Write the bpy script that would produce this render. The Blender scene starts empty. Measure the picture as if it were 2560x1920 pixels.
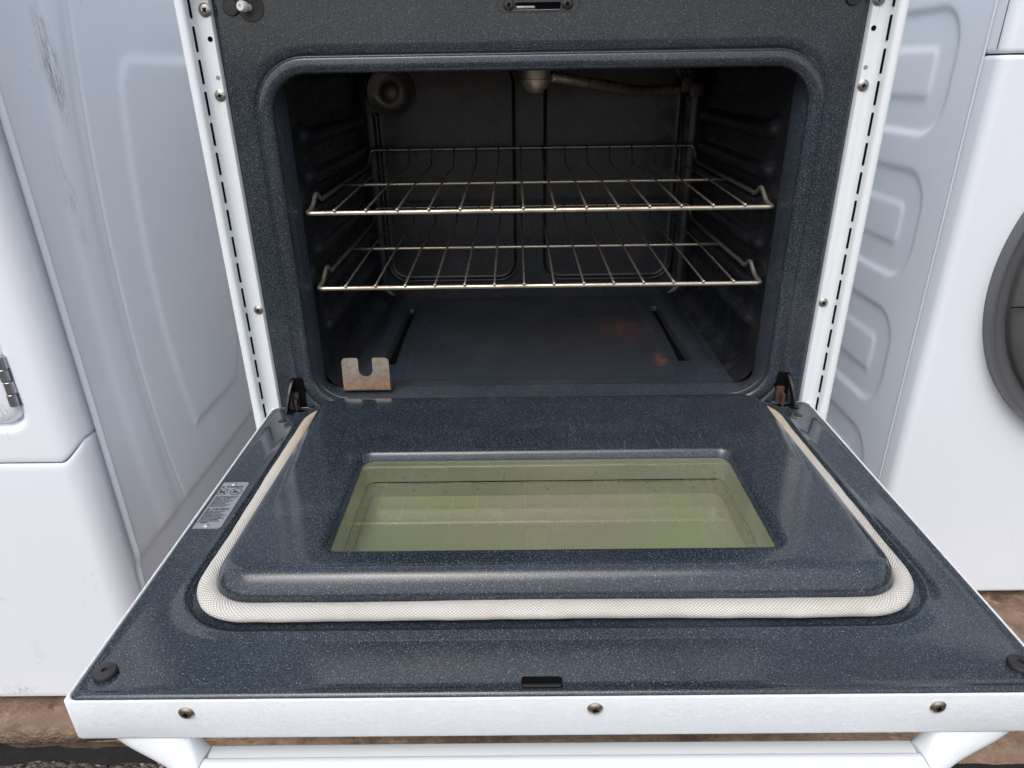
import bpy, bmesh, math, random
import numpy as np
from mathutils import Vector, Matrix
random.seed(7)
PI = math.pi
SC = bpy.context.scene
COL = SC.collection

# ------------------------------------------------------------------ camera
cam_d = bpy.data.cameras.new('camera')
cam = bpy.data.objects.new('camera', cam_d)
COL.objects.link(cam)
SC.camera = cam
def _axes(p, yaw, roll):
    cp, sp = math.cos(p), math.sin(p)
    f, r, u = np.array([0, cp, -sp]), np.array([1., 0, 0]), np.array([0, sp, cp])
    cy, sy = math.cos(yaw), math.sin(yaw)
    Z = np.array([[cy, -sy, 0], [sy, cy, 0], [0, 0, 1]])
    f, r, u = Z @ f, Z @ r, Z @ u
    c, s = math.cos(roll), math.sin(roll)
    return c*r + s*u, -s*r + c*u, f
r_, u_, f_ = _axes(0.4305, 0.0094, -0.0162)
M = Matrix(((r_[0], u_[0], -f_[0], -0.0289), (r_[1], u_[1], -f_[1], -0.8024), (r_[2], u_[2], -f_[2], 0.4252), (0, 0, 0, 1)))
cam.matrix_world = M
cam_d.sensor_width = 36
cam_d.lens = 36*1706.8/2560
cam_d.clip_start = 0.01
cam_d.clip_end = 500

# ------------------------------------------------------------------ light
SUN_EL, SUN_AZ = 58, 200          # soft overcast sun, high and behind the photographer
W = bpy.data.worlds.new('World'); SC.world = W; W.use_nodes = True
nt = W.node_tree; bg = nt.nodes['Background']
sky = nt.nodes.new('ShaderNodeTexSky'); sky.sky_type = 'NISHITA'; sky.sun_disc = False
sky.sun_elevation = math.radians(SUN_EL); sky.sun_rotation = math.radians(SUN_AZ)
sky.dust_density = 4; sky.air_density = 1.0; sky.ozone_density = 1.0
hs = nt.nodes.new('ShaderNodeHueSaturation'); hs.inputs['Saturation'].default_value = 0.52
nt.links.new(sky.outputs[0], hs.inputs['Color']); nt.links.new(hs.outputs[0], bg.inputs[0])
bg.inputs[1].default_value = 0.15
sd = bpy.data.lights.new('sun', 'SUN'); sd.energy = 0.5; sd.angle = math.radians(50); sd.color = (1, .985, .965)
so = bpy.data.objects.new('sun', sd); COL.objects.link(so)
a, e = math.radians(SUN_AZ), math.radians(SUN_EL)
dirv = Vector((math.sin(a)*math.cos(e), math.cos(a)*math.cos(e), math.sin(e)))
so.rotation_euler = dirv.to_track_quat('Z', 'Y').to_euler()
SC.view_settings.view_transform = 'Standard'; SC.view_settings.look = 'None'
SC.view_settings.exposure = 0.53; SC.view_settings.gamma = 1
SC.render.engine = 'CYCLES'

# ------------------------------------------------------------------ materials
class NT:
    def __init__(s, name):
        s.m = bpy.data.materials.new(name); s.m.use_nodes = True
        s.t = s.m.node_tree; s.p = s.t.nodes['Principled BSDF']
        s.co = s.n('ShaderNodeTexCoord').outputs['Object']
    def n(s, k, **kw):
        x = s.t.nodes.new(k)
        for a_, b_ in kw.items(): setattr(x, a_, b_)
        return x
    def l(s, a_, b_): s.t.links.new(a_, b_)
    def inp(s, node, i, v):
        if hasattr(v, 'is_linked') or hasattr(v, 'links'): s.l(v, node.inputs[i])
        else: node.inputs[i].default_value = v
    def math(s, op, a_, b_=0., c_=0., clamp=False):
        x = s.n('ShaderNodeMath', operation=op); x.use_clamp = clamp
        s.inp(x, 0, a_); s.inp(x, 1, b_); s.inp(x, 2, c_)
        return x.outputs[0]
    def noise(s, scale, detail=3, rough=.5, vec=None, dist=0.):
        x = s.n('ShaderNodeTexNoise'); s.l(vec or s.co, x.inputs['Vector'])
        x.inputs['Scale'].default_value = scale; x.inputs['Detail'].default_value = detail
        x.inputs['Roughness'].default_value = rough; x.inputs['Distortion'].default_value = dist
        return x.outputs['Fac']
    def voro(s, scale, feature='F1', vec=None):
        x = s.n('ShaderNodeTexVoronoi', feature=feature); s.l(vec or s.co, x.inputs['Vector'])
        x.inputs['Scale'].default_value = scale
        return x
    def ramp(s, v, p0, p1, c0=(0, 0, 0, 1), c1=(1, 1, 1, 1)):
        x = s.n('ShaderNodeValToRGB'); s.l(v, x.inputs[0])
        x.color_ramp.elements[0].position = p0; x.color_ramp.elements[0].color = c0
        x.color_ramp.elements[1].position = p1; x.color_ramp.elements[1].color = c1
        return x.outputs[0]
    def mapr(s, v, a0, a1, b0, b1):
        x = s.n('ShaderNodeMapRange'); s.inp(x, 0, v)
        for i, q_ in enumerate((a0, a1, b0, b1)): x.inputs[i+1].default_value = q_
        return x.outputs[0]
    def mix(s, f, a_, b_):
        x = s.n('ShaderNodeMix', data_type='RGBA')
        s.inp(x, 0, f)
        for i, v in ((6, a_), (7, b_)):
            if isinstance(v, tuple): x.inputs[i].default_value = (v[0], v[1], v[2], 1)
            else: s.l(v, x.inputs[i])
        return x.outputs[2]
    def vmap(s, scale, loc=(0, 0, 0)):
        x = s.n('ShaderNodeMapping'); s.l(s.co, x.inputs[0]); x.inputs['Scale'].default_value = scale
        x.inputs['Location'].default_value = loc
        return x.outputs[0]
    def xyz(s):
        x = s.n('ShaderNodeSeparateXYZ'); s.l(s.co, x.inputs[0]); return x.outputs
    def bump(s, h, strength, dist=.001):
        x = s.n('ShaderNodeBump'); s.l(h, x.inputs['Height']); x.inputs['Strength'].default_value = strength
        x.inputs['Distance'].default_value = dist; s.l(x.outputs[0], s.p.inputs['Normal'])
    def col(s, v):
        if isinstance(v, tuple): s.p.inputs['Base Color'].default_value = (v[0], v[1], v[2], 1)
        else: s.l(v, s.p.inputs['Base Color'])
    def set(s, **kw):
        for k, v in kw.items():
            i = s.p.inputs[{'rough': 'Roughness', 'metal': 'Metallic', 'coat': 'Coat Weight', 'coatr': 'Coat Roughness', 'spec': 'Specular IOR Level', 'ior': 'IOR'}[k]]
            if isinstance(v, (int, float)): i.default_value = v
            else: s.l(v, i)
        return s
    # spot with soft edge round a point, in metres
    def blob(s, p, r0, r1, sc=(1, 1, 1), wob=0.):
        x = s.n('ShaderNodeVectorMath', operation='SUBTRACT'); s.l(s.co, x.inputs[0]); x.inputs[1].default_value = p
        y = s.n('ShaderNodeVectorMath', operation='MULTIPLY'); s.l(x.outputs[0], y.inputs[0]); y.inputs[1].default_value = sc
        z = s.n('ShaderNodeVectorMath', operation='LENGTH'); s.l(y.outputs[0], z.inputs[0])
        d = z.outputs['Value']
        if wob: d = s.math('ADD', d, s.math('MULTIPLY', s.math('SUBTRACT', s.noise(60, 4), .5), wob))
        return s.mapr(d, r0, r1, 1, 0)

def enamel(name, base, speck, sw=.55, rough=.22, stains=False, dull=0.):
    k = NT(name)
    v1 = k.voro(1200); v2 = k.voro(600)
    m1 = k.math('MULTIPLY', k.mapr(v1.outputs['Distance'], .20, .34, 1, 0), k.math('GREATER_THAN', sepr(k, v1), .52))
    m2 = k.math('MULTIPLY', k.mapr(v2.outputs['Distance'], .14, .26, 1, 0), k.math('GREATER_THAN', sepr(k, v2), .86))
    m = k.math('MAXIMUM', k.math('MULTIPLY', m1, sw), m2)
    big = k.noise(7, 3, .6)
    b2 = tuple(c*1.5 for c in base)
    c = k.mix(k.mapr(big, .3, .7, 0, 1), base, b2)
    c = k.mix(k.math('MULTIPLY', k.ramp(k.noise(850, 2, .7), .52, .72), .16), c, speck)
    c = k.mix(k.math('MULTIPLY', m, .8), c, speck)
    c = k.mix(k.math('MULTIPLY', k.ramp(k.noise(6, 5, .65), .5, .72), .35), c, (.040, .031, .040))
    # dry wipe marks and dust
    sm = k.ramp(k.noise(5, 5, .6, k.vmap((1, 2.2, 1)), 1.2), .52, .75)
    c = k.mix(k.math('MULTIPLY', sm, .06), c, (.26, .28, .30))
    # hairline scratches
    wv = k.noise(16, 2, .5, k.vmap((9, .5, .5)))
    sc_ = k.math('MULTIPLY', k.mapr(k.math('ABSOLUTE', k.math('SUBTRACT', wv, .5)), 0, .0035, .35, 0), k.ramp(k.noise(4, 1), .55, .68))
    c = k.mix(sc_, c, (.28, .30, .32))
    rg = k.mapr(k.noise(11, 4, .65), .3, .75, rough*.75, rough*1.5)
    if stains:
        br = k.blob((.06, .27, .03), .05, .22, (1, 1, .2), .12)
        c = k.mix(k.math('MULTIPLY', br, .35), c, (.040, .030, .027))
        o1 = k.math('MULTIPLY', k.blob((.150, .285, .03), .004, .055, (1, .75, 1), .05), k.ramp(k.noise(45, 4, .7), .38, .62))
        c = k.mix(k.math('MULTIPLY', o1, .55), c, (.20, .062, .035))
        o2 = k.math('MULTIPLY', k.blob((.184, .142, .03), .002, .018, (1.5, .5, 1), .036), k.ramp(k.noise(90, 4, .7), .36, .52))
        c = k.mix(k.math('MULTIPLY', o2, .7), c, (.22, .075, .04))
        rg = k.math('ADD', rg, .18)
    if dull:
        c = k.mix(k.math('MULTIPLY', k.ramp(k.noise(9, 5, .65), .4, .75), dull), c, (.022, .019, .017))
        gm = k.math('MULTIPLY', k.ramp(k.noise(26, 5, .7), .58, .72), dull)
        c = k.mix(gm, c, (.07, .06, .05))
    k.col(c); k.set(rough=rg, coat=.12 if dull > .4 else .25, coatr=.08, spec=.4 if dull > .4 else .5)
    k.bump(k.math('ADD', k.math('MULTIPLY', k.noise(14, 2), 1.0), k.math('MULTIPLY', k.noise(420, 2), .02)), .10, .004)
    return k.m
def sepr(k, v):
    x = k.n('ShaderNodeSeparateColor'); k.l(v.outputs['Color'], x.inputs[0]); return x.outputs[0]

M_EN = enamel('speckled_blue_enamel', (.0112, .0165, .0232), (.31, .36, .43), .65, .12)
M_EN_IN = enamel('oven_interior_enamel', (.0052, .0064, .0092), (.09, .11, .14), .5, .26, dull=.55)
M_EN_FL = enamel('oven_floor_enamel', (.0095, .0145, .0210), (.26, .31, .38), .85, .30, stains=True, dull=.15)

def white(name, base=(.78, .81, .83), rough=.32, grain=False, scuff=False, specks=.5, warm=0.):
    k = NT(name)
    c = k.mix(k.math('MULTIPLY', k.ramp(k.noise(4, 5, .6), .4, .8), .10), base, (.66, .67, .69))
    v = k.voro(70); big = k.ramp(k.noise(6, 2), .44, .56)
    dots = k.math('MULTIPLY', k.mapr(k.math('ADD', v.outputs['Distance'], k.math('MULTIPLY', k.noise(500, 2), .08)), .07, .10, 1, 0), k.math('GREATER_THAN', sepr(k, v), .72))
    c = k.mix(k.math('MULTIPLY', k.math('MULTIPLY', dots, big), specks), c, (.12, .11, .11))
    # short rubbed scratches
    s1 = k.noise(40, 3, .6, k.vmap((1, 5, .35)), .6)
    sm = k.math('MULTIPLY', k.mapr(k.math('ABSOLUTE', k.math('SUBTRACT', s1, .62)), 0, .006, .6, 0), k.ramp(k.noise(9, 3), .60, .68))
    c = k.mix(k.math('MULTIPLY', sm, specks), c, (.30, .30, .31))
    if warm:
        c = k.mix(k.math('MULTIPLY', k.ramp(k.noise(12, 4), .6, .8), warm), c, (.45, .36, .26))
    if scuff:
        for (p, sc_, st) in (((-.545, .035, .435), (1, 1, .22), .9), ((-.545, .005, .30), (1, 1.3, .2), .35)):
            b = k.blob(p, .002, .017, sc_, .010)
            nn = k.ramp(k.noise(150, 5, .75, k.vmap((1, 2.5, .35))), .42, .60)
            c = k.mix(k.math('MULTIPLY', k.math('MULTIPLY', b, nn), st), c, (.11, .10, .11))
        for (p, sc_, r1, st, ns) in (((-.700, -.098, -.300), (1, 1, .30), .010, .2, 260), ((-.745, -.098, -.372), (.45, 1, 1), .014, .6, 330), ((-.722, -.098, -.205), (1, 1, .8), .008, .3, 300), ((-.628, -.098, .075), (1, 1, .5), .016, .35, 300), ((-.640, -.098, -.383), (.25, 1, 2), .012, .5, 330)):
            b = k.blob(p, .001, r1, sc_, .012)
            c = k.mix(k.math('MULTIPLY', k.math('MULTIPLY', b, k.ramp(k.noise(ns, 4, .75, k.vmap((1.5, 1, .7))), .50, .60)), st), c, (.12, .11, .12))
        b = k.math('MULTIPLY', k.blob((-.545, .29, .19), .001, .012, (1, .7, 1.4), .02), k.ramp(k.noise(260, 4, .7), .42, .6))
        c = k.mix(k.math('MULTIPLY', b, .5), c, (.22, .20, .18))
    k.col(c); k.set(rough=rough+(.15 if grain else 0), coat=0. if grain else .3, coatr=.12)
    if grain:
        cr = k.voro(120, 'DISTANCE_TO_EDGE', None)
        w = k.noise(150, 4, .7, k.vmap((1, 1, 1.6)), 3.5)
        w2 = k.noise(48, 3, .6, k.vmap((1, 1, 1.6)), 3.5)
        h = k.math('ADD', k.mapr(k.math('ABSOLUTE', k.math('SUBTRACT', w, .5)), 0, .05, 0, .6), k.mapr(k.math('ABSOLUTE', k.math('SUBTRACT', w2, .5)), 0, .03, 0, .6))
        k.bump(h, .45, .0010)
    else:
        k.bump(k.noise(9, 2), .06, .004)
    return k.m
M_WR = white('white_range_paint', (.80, .84, .86), .30, warm=.06, specks=.25)
M_WG = white('white_grained_paint', (.78, .82, .85), .38, grain=True, specks=.35, warm=.05)
M_WD = white('white_dryer_paint', (.81, .84, .90), .33, scuff=True, specks=.9)
M_WW = white('white_washer_paint', (.79, .83, .89), .30, specks=.35)

def plain(name, c, rough=.5, metal=0., var=.25, scale=60, bump=0., coat=0.):
    k = NT(name)
    d = tuple(x*(1-var) for x in c)
    k.col(k.mix(k.mapr(k.noise(scale, 4, .6), .3, .7, 0, 1), c, d)); k.set(rough=rough, metal=metal, coat=coat)
    if bump: k.bump(k.noise(scale*2, 4), bump, .001)
    return k.m
M_BLK = plain('black_gap', (.003, .003, .0035), .9)
M_BLK.node_tree.nodes['Principled BSDF'].inputs['Specular IOR Level'].default_value = .1
M_RUB = plain('black_rubber', (.018, .018, .020), .45, coat=.2)
M_STEEL = plain('screw_steel', (.50, .47, .43), .33, 1., .4, 200)
M_CHR = plain('polished_hinge_steel', (.50, .52, .55), .30, 1., .2, 200)
M_RUST = plain('rusty_steel', (.11, .055, .033), .8, .2, .6, 90, .5)
M_DKST = plain('dark_blued_steel', (.10, .09, .085), .45, .8, .5, 120)
M_GREY = plain('grey_washer_plastic', (.105, .108, .118), .28, 0., .08, 20, coat=.4)
M_GREYM = plain('matt_grey_plastic', (.085, .083, .083), .42, 0., .08, 20)
M_DGL = plain('dark_door_glass', (.012, .012, .014), .08, 0., .1, 10)
M_SCUFF = plain('worn_bare_edge', (.36, .35, .34), .5, .5, .5, 300)
M_INK = plain('black_ink', (.02, .02, .022), .5)

def rack_metal():
    k = NT('aged_rack_chrome')
    n_ = k.ramp(k.noise(22, 4, .7), .42, .66)
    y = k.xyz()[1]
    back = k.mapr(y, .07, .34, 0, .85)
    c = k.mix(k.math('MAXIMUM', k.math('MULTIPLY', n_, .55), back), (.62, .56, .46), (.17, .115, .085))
    k.col(c); k.set(metal=.85, rough=k.mapr(n_, 0, 1, .26, .55))
    k.bump(k.noise(500, 3), .25, .0004)
    return k.m
M_RACK = rack_metal()

def braid():
    k = NT('braided_fibreglass')
    uv = k.n('ShaderNodeUVMap'); uv.uv_map = 'UVMap'
    s = k.n('ShaderNodeSeparateXYZ'); k.l(uv.outputs[0], s.inputs[0])
    u, v = s.outputs[0], s.outputs[1]       # metres along, metres around
    P = .0033; Q = .0028
    a1 = k.math('MULTIPLY', k.math('ADD', k.math('DIVIDE', u, P), k.math('DIVIDE', v, Q)), PI)
    a2 = k.math('MULTIPLY', k.math('SUBTRACT', k.math('DIVIDE', u, P), k.math('DIVIDE', v, Q)), PI)
    h = k.math('MULTIPLY', k.math('ABSOLUTE', k.math('SINE', a1)), k.math('ABSOLUTE', k.math('SINE', a2)))
    dirt = k.ramp(k.noise(11, 5, .7), .44, .70)
    base = k.mix(k.math('MULTIPLY', dirt, .40), (.74, .72, .68), (.50, .43, .32))
    yy = k.xyz()[1]
    base = k.mix(k.mapr(yy, -.18, -.02, 0, .75), base, (.62, .48, .30))
    c = k.mix(k.mapr(h, .02, .45, .64, 0), base, (.14, .125, .10))  # shade in the creases between strands, painted into the colour
    k.col(c); k.set(rough=.75, spec=.3); k.bump(h, .8, .0009)
    return k.m
M_BRAID = braid()

def glass(name, tint, refl=.0, rough=.02):
    m = bpy.data.materials.new(name); m.use_nodes = True; t = m.node_tree
    for n_ in list(t.nodes):
        if n_.type != 'OUTPUT_MATERIAL': t.nodes.remove(n_)
    out = t.nodes['Material Output']
    tr = t.nodes.new('ShaderNodeBsdfTransparent'); tr.inputs[0].default_value = (*tint, 1)
    gl = t.nodes.new('ShaderNodeBsdfGlossy'); gl.inputs['Roughness'].default_value = rough; gl.inputs[0].default_value = (.95, 1, .9, 1)
    df = t.nodes.new('ShaderNodeBsdfDiffuse'); df.inputs[0].default_value = (.45, .45, .40, 1)
    fr = t.nodes.new('ShaderNodeFresnel'); fr.inputs[0].default_value = 1.6
    ad = t.nodes.new('ShaderNodeMath'); ad.operation = 'ADD'; ad.inputs[1].default_value = refl; t.links.new(fr.outputs[0], ad.inputs[0])
    m1 = t.nodes.new('ShaderNodeMixShader'); t.links.new(ad.outputs[0], m1.inputs[0]); t.links.new(tr.outputs[0], m1.inputs[1]); t.links.new(gl.outputs[0], m1.inputs[2])
    # dust film
    nz = t.nodes.new('ShaderNodeTexNoise'); nz.inputs['Scale'].default_value = 8; nz.inputs['Detail'].default_value = 5
    tc = t.nodes.new('ShaderNodeTexCoord'); t.links.new(tc.outputs['Object'], nz.inputs[0])
    mr = t.nodes.new('ShaderNodeMapRange'); t.links.new(nz.outputs[0], mr.inputs[0]); mr.inputs[1].default_value = .35; mr.inputs[2].default_value = .75; mr.inputs[3].default_value = .02; mr.inputs[4].default_value = .10
    m2 = t.nodes.new('ShaderNodeMixShader'); t.links.new(mr.outputs[0], m2.inputs[0]); t.links.new(m1.outputs[0], m2.inputs[1]); t.links.new(df.outputs[0], m2.inputs[2])
    t.links.new(m2.outputs[0], out.inputs[0])
    return m
M_GL = glass('window_glass', (.93, .97, .90), .03)

def pane_mat():
    k = NT('coated_inner_pane')
    x, y, z = k.xyz()[0], k.xyz()[1], k.xyz()[2]
    g = k.noise(6, 3, .5, k.vmap((1.2, 1, 1)), .4)
    c = k.mix(k.mapr(g, .40, .62, 0, 1), (.35, .38, .25), (.41, .36, .29))
    c = k.mix(k.mapr(k.noise(5, 2, .5, k.vmap((1, 1.6, 1), (.4, 0, 0))), .45, .65, 0, .5), c, (.38, .43, .23))
    pk = k.math('MULTIPLY', k.blob((.01, -.20, 0), .02, .13, (1, 1.6, .1), .05), .75)
    c = k.mix(pk, c, (.44, .33, .31))
    c = k.mix(k.math('MULTIPLY', k.blob((-.185, -.27, 0), .01, .10, (1, 1, .1), .04), .5), c, (.24, .29, .24))
    w = k.math('SINE', k.math('MULTIPLY', x, 2*PI/.0030))
    inside = k.math('LESS_THAN', y, -.178)
    c = k.mix(k.math('MULTIPLY', k.mapr(w, -.2, .9, 0, .30), inside), c, (.22, .24, .16))
    k.col(c); k.set(rough=.16, coat=.5, coatr=.05)
    return k.m
M_PANE = pane_mat()
def liner_mat():
    k = NT('green_tinted_window_liner')
    n_ = k.noise(5, 4, .6, k.vmap((1, 3, 3)))
    c = k.mix(k.mapr(n_, .35, .65, 0, 1), (.56, .58, .50), (.66, .65, .60))
    c = k.mix(k.math('MULTIPLY', k.ramp(k.noise(120, 4, .7), .60, .70), .5), c, (.08, .08, .05))
    k.col(c); k.set(rough=.36, metal=.45)
    return k.m
M_LINER = liner_mat()

def bracket_mat():
    k = NT('heat_tinted_steel')
    z = k.xyz()[2]
    c = k.mix(k.mapr(z, .040, .055, 1, 0), (.44, .39, .34), (.60, .40, .27))
    c = k.mix(k.math('MULTIPLY', k.ramp(k.noise(130, 5, .75), .40, .66), .7), c, (.25, .16, .10))
    c = k.mix(k.ramp(k.noise(30, 4), .5, .8), c, (.52, .49, .46))
    k.col(c); k.set(rough=.38, metal=.75); k.bump(k.noise(600, 3), .3, .0003)
    return k.m
M_BRK = bracket_mat()

def lampm():
    k = NT('cloudy_lamp_lens')
    r = k.blob((-.239, .45, .394), .0, .045, (1, .2, 1))
    w = k.math('SINE', k.math('MULTIPLY', r, 34.))
    c = k.mix(k.mapr(w, -1, 1, 0, .5), (.06, .057, .048), (.13, .12, .10))
    k.col(k.mix(k.mapr(r, .65, 1, 0, .8), c, (.34, .32, .28))); k.set(rough=.28, coat=.4)
    return k.m
M_LAMP = lampm()
def burner_mat():
    k = NT('tarnished_burner_metal')
    c = k.mix(k.ramp(k.noise(40, 4, .7, k.vmap((3, 1, .4))), .4, .7), (.66, .58, .48), (.36, .29, .22))
    k.col(c); k.set(rough=.42, metal=.75); return k.m
M_BURN = burner_mat()

def slab_mat():
    k = NT('brown_stained_concrete')
    n1 = k.noise(4, 6, .65, k.vmap((1, 2.4, 1)), .8); n2 = k.noise(45, 5, .7); n3 = k.noise(260, 3, .6)
    c = k.mix(k.mapr(n1, .35, .65, 0, 1), (.165, .095, .068), (.250, .175, .120))
    c = k.mix(k.math('MULTIPLY', k.ramp(n2, .48, .70), .75), c, (.40, .28, .175))
    c = k.mix(k.math('MULTIPLY', k.ramp(k.noise(22, 5, .7), .55, .68), .8), c, (.055, .040, .032))
    c = k.mix(k.math('MULTIPLY', n3, .3), c, (.07, .05, .04))
    k.col(c); k.set(rough=.8, spec=.3)
    k.bump(k.math('ADD', n2, k.math('MULTIPLY', n3, .5)), .8, .006)
    return k.m
def asph_mat():
    k = NT('dark_gravel_asphalt')
    v = k.voro(170); v2 = k.voro(75)
    c = k.mix(k.mapr(sepr(k, v), 0, 1, 0, 1), (.028, .022, .020), (.115, .085, .070))
    c = k.mix(k.math('MULTIPLY', k.math('GREATER_THAN', sepr(k, v), .93), .7), c, (.38, .30, .24))
    c = k.mix(k.ramp(k.noise(9, 4), .45, .62), c, (.075, .055, .042))
    k.col(c); k.set(rough=.7)
    k.bump(k.math('SUBTRACT', 1., k.math('ADD', v.outputs['Distance'], k.math('MULTIPLY', v2.outputs['Distance'], .6))), 1., .006)
    return k.m
M_SLAB, M_ASPH = slab_mat(), asph_mat()

# ------------------------------------------------------------------ builders
def root(name, loc, label, cat, group=None):
    o = bpy.data.objects.new(name, None); COL.objects.link(o); o.location = loc
    o.empty_display_size = .05
    o['label'] = label; o['category'] = cat
    if group: o['group'] = group
    return o
def wloc(o):
    v = Vector(o.location)
    while o.parent: o = o.parent; v += Vector(o.location)
    return v
def mk(name, V, F, mats, parent=None, smooth=True, mi=None, auto=None):
    me = bpy.data.meshes.new(name)
    me.from_pydata([tuple(map(float, v)) for v in V], [], [tuple(int(i) for i in f) for f in F])
    if not isinstance(mats, (list, tuple)): mats = [mats]
    for m in mats: me.materials.append(m)
    if mi is not None: me.polygons.foreach_set('material_index', mi)
    if smooth:
        me.polygons.foreach_set('use_smooth', [True]*len(me.polygons))
        if auto: me.set_sharp_from_angle(angle=math.radians(auto))
    me.update()
    o = bpy.data.objects.new(name, me); COL.objects.link(o)
    if parent:
        o.parent = parent; o.location = -wloc(parent)
    return o
def mkbm(name, bm, mats, parent=None, smooth=True, auto=40):
    bmesh.ops.recalc_face_normals(bm, faces=bm.faces)
    me = bpy.data.meshes.new(name); bm.to_mesh(me); bm.free()
    if not isinstance(mats, (list, tuple)): mats = [mats]
    for m in mats: me.materials.append(m)
    if smooth:
        me.polygons.foreach_set('use_smooth', [True]*len(me.polygons)); me.set_sharp_from_angle(angle=math.radians(auto))
    o = bpy.data.objects.new(name, me); COL.objects.link(o)
    if parent: o.parent = parent; o.location = -wloc(parent)
    return o
def bm_box(bm, x0, x1, y0, y1, z0, z1, bev=0., seg=2, mat=0):
    r = bmesh.ops.create_cube(bm, size=1.)
    for v in r['verts']:
        v.co = Vector(((x0+x1)/2+v.co.x*(x1-x0), (y0+y1)/2+v.co.y*(y1-y0), (z0+z1)/2+v.co.z*(z1-z0)))
    fs = {f for v in r['verts'] for f in v.link_faces}
    for f in fs: f.material_index = mat
    if bev:
        es = list({e for v in r['verts'] for e in v.link_edges})
        bmesh.ops.bevel(bm, geom=es, offset=bev, segments=seg, profile=.6, affect='EDGES', material=mat)
def box(name, m, x0, x1, y0, y1, z0, z1, bev=0., parent=None, seg=2):
    bm = bmesh.new(); bm_box(bm, x0, x1, y0, y1, z0, z1, bev, seg); return mkbm(name, bm, m, parent)
def skin(loops, closed=True):
    V = [p for L in loops for p in L]; n = len(loops[0]); F = []
    for i in range(len(loops)-1):
        for j in range(n if closed else n-1):
            k = (j+1) % n
            F.append((i*n+j, i*n+k, (i+1)*n+k, (i+1)*n+j))
    return V, F
def rr(cx, cy, hw, hh, r, na=9, ns=10):
    """rounded rectangle, constant vertex count"""
    r = max(r, .0005); P = []
    cs = [(cx+hw-r, cy+hh-r, 0), (cx-hw+r, cy+hh-r, 90), (cx-hw+r, cy-hh+r, 180), (cx+hw-r, cy-hh+r, 270)]
    for q in range(4):
        x, y, a0 = cs[q]
        arc = [(x+r*math.cos(math.radians(a0+90*i/(na-1))), y+r*math.sin(math.radians(a0+90*i/(na-1)))) for i in range(na)]
        nx, ny, na0 = cs[(q+1) % 4]
        st = (nx+r*math.cos(math.radians(na0)), ny+r*math.sin(math.radians(na0)))
        P += arc
        for i in range(1, ns):
            t = i/ns; P.append((arc[-1][0]*(1-t)+st[0]*t, arc[-1][1]*(1-t)+st[1]*t))
    return P
def grid(us, vs, f):
    nu, nv = len(us), len(vs)
    U, Vv = np.meshgrid(us, vs, indexing='ij')
    X, Y, Z = f(U, Vv)
    V = np.stack([X.ravel(), Y.ravel(), Z.ravel()], 1)
    F = [(i*nv+j, (i+1)*nv+j, (i+1)*nv+j+1, i*nv+j+1) for i in range(nu-1) for j in range(nv-1)]
    return V, F
def tube(path, ra, rb=None, n=10, closed=False, up=(0, 0, 1), cap=True):
    """elliptical section: ra across, rb along up; returns V,F and lengths"""
    rb = rb or ra; P = [Vector(p) for p in path]; V = []; m = len(P)
    ups = Vector(up)
    for i, p in enumerate(P):
        if closed: t = (P[(i+1) % m]-P[i-1]).normalized()
        else: t = (P[min(i+1, m-1)]-P[max(i-1, 0)]).normalized()
        s = t.cross(ups)
        if s.length < 1e-4: s = t.cross(Vector((1, 0, 0)))
        s.normalize(); u = s.cross(t).normalized()
        for j in range(n):
            a_ = 2*PI*j/n
            V.append(p+s*ra*math.cos(a_)+u*rb*math.sin(a_))
    F = []
    for i in range(m if closed else m-1):
        i2 = (i+1) % m
        for j in range(n):
            F.append((i*n+j, i*n+(j+1) % n, i2*n+(j+1) % n, i2*n+j))
    if cap and not closed:
        F.append(tuple(range(n))[::-1]); F.append(tuple(range((m-1)*n, m*n)))
    return V, F
def smoothpath(P, n=8):
    """Catmull-Rom"""
    P = [Vector(p) for p in P]; Q = [P[0]*2-P[1]]+P+[P[-1]*2-P[-2]]; out = []
    for i in range(1, len(Q)-2):
        for j in range(n):
            t = j/n; a_, b_, c_, d_ = Q[i-1:i+3]
            out.append(.5*((2*b_)+(-a_+c_)*t+(2*a_-5*b_+4*c_-d_)*t*t+(-a_+3*b_-3*c_+d_)*t**3))
    out.append(P[-1]); return out
def roundpath(P, r, n=5):
    P = [Vector(p) for p in P]; out = [P[0]]
    for i in range(1, len(P)-1):
        a_, b_ = (P[i-1]-P[i]), (P[i+1]-P[i]); q = min(r, a_.length*.45, b_.length*.45)
        s, e_ = P[i]+a_.normalized()*q, P[i]+b_.normalized()*q
        for j in range(n+1):
            t = j/n; out.append(s*(1-t)**2+P[i]*2*t*(1-t)+e_*t*t)
    out.append(P[-1]); return out
def lathe(prof, o, ax, n=28, mats=None):
    """prof: (r, h) list, turned round axis ax through o"""
    ax = Vector(ax).normalized(); s = ax.cross(Vector((0, 0, 1)) if abs(ax.z) < .9 else Vector((1, 0, 0))).normalized(); t = ax.cross(s)
    loops = [[Vector(o)+ax*h+s*(r*math.cos(2*PI*j/n))+t*(r*math.sin(2*PI*j/n)) for j in range(n)] for r, h in prof]
    return skin(loops)
def merge(*vf):
    V, F, MI = [], [], []
    for k, (v, f) in enumerate(vf):
        o = len(V); V += list(v); F += [tuple(i+o for i in q_) for q_ in f]; MI += [k]*len(f)
    return V, F, MI
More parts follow.
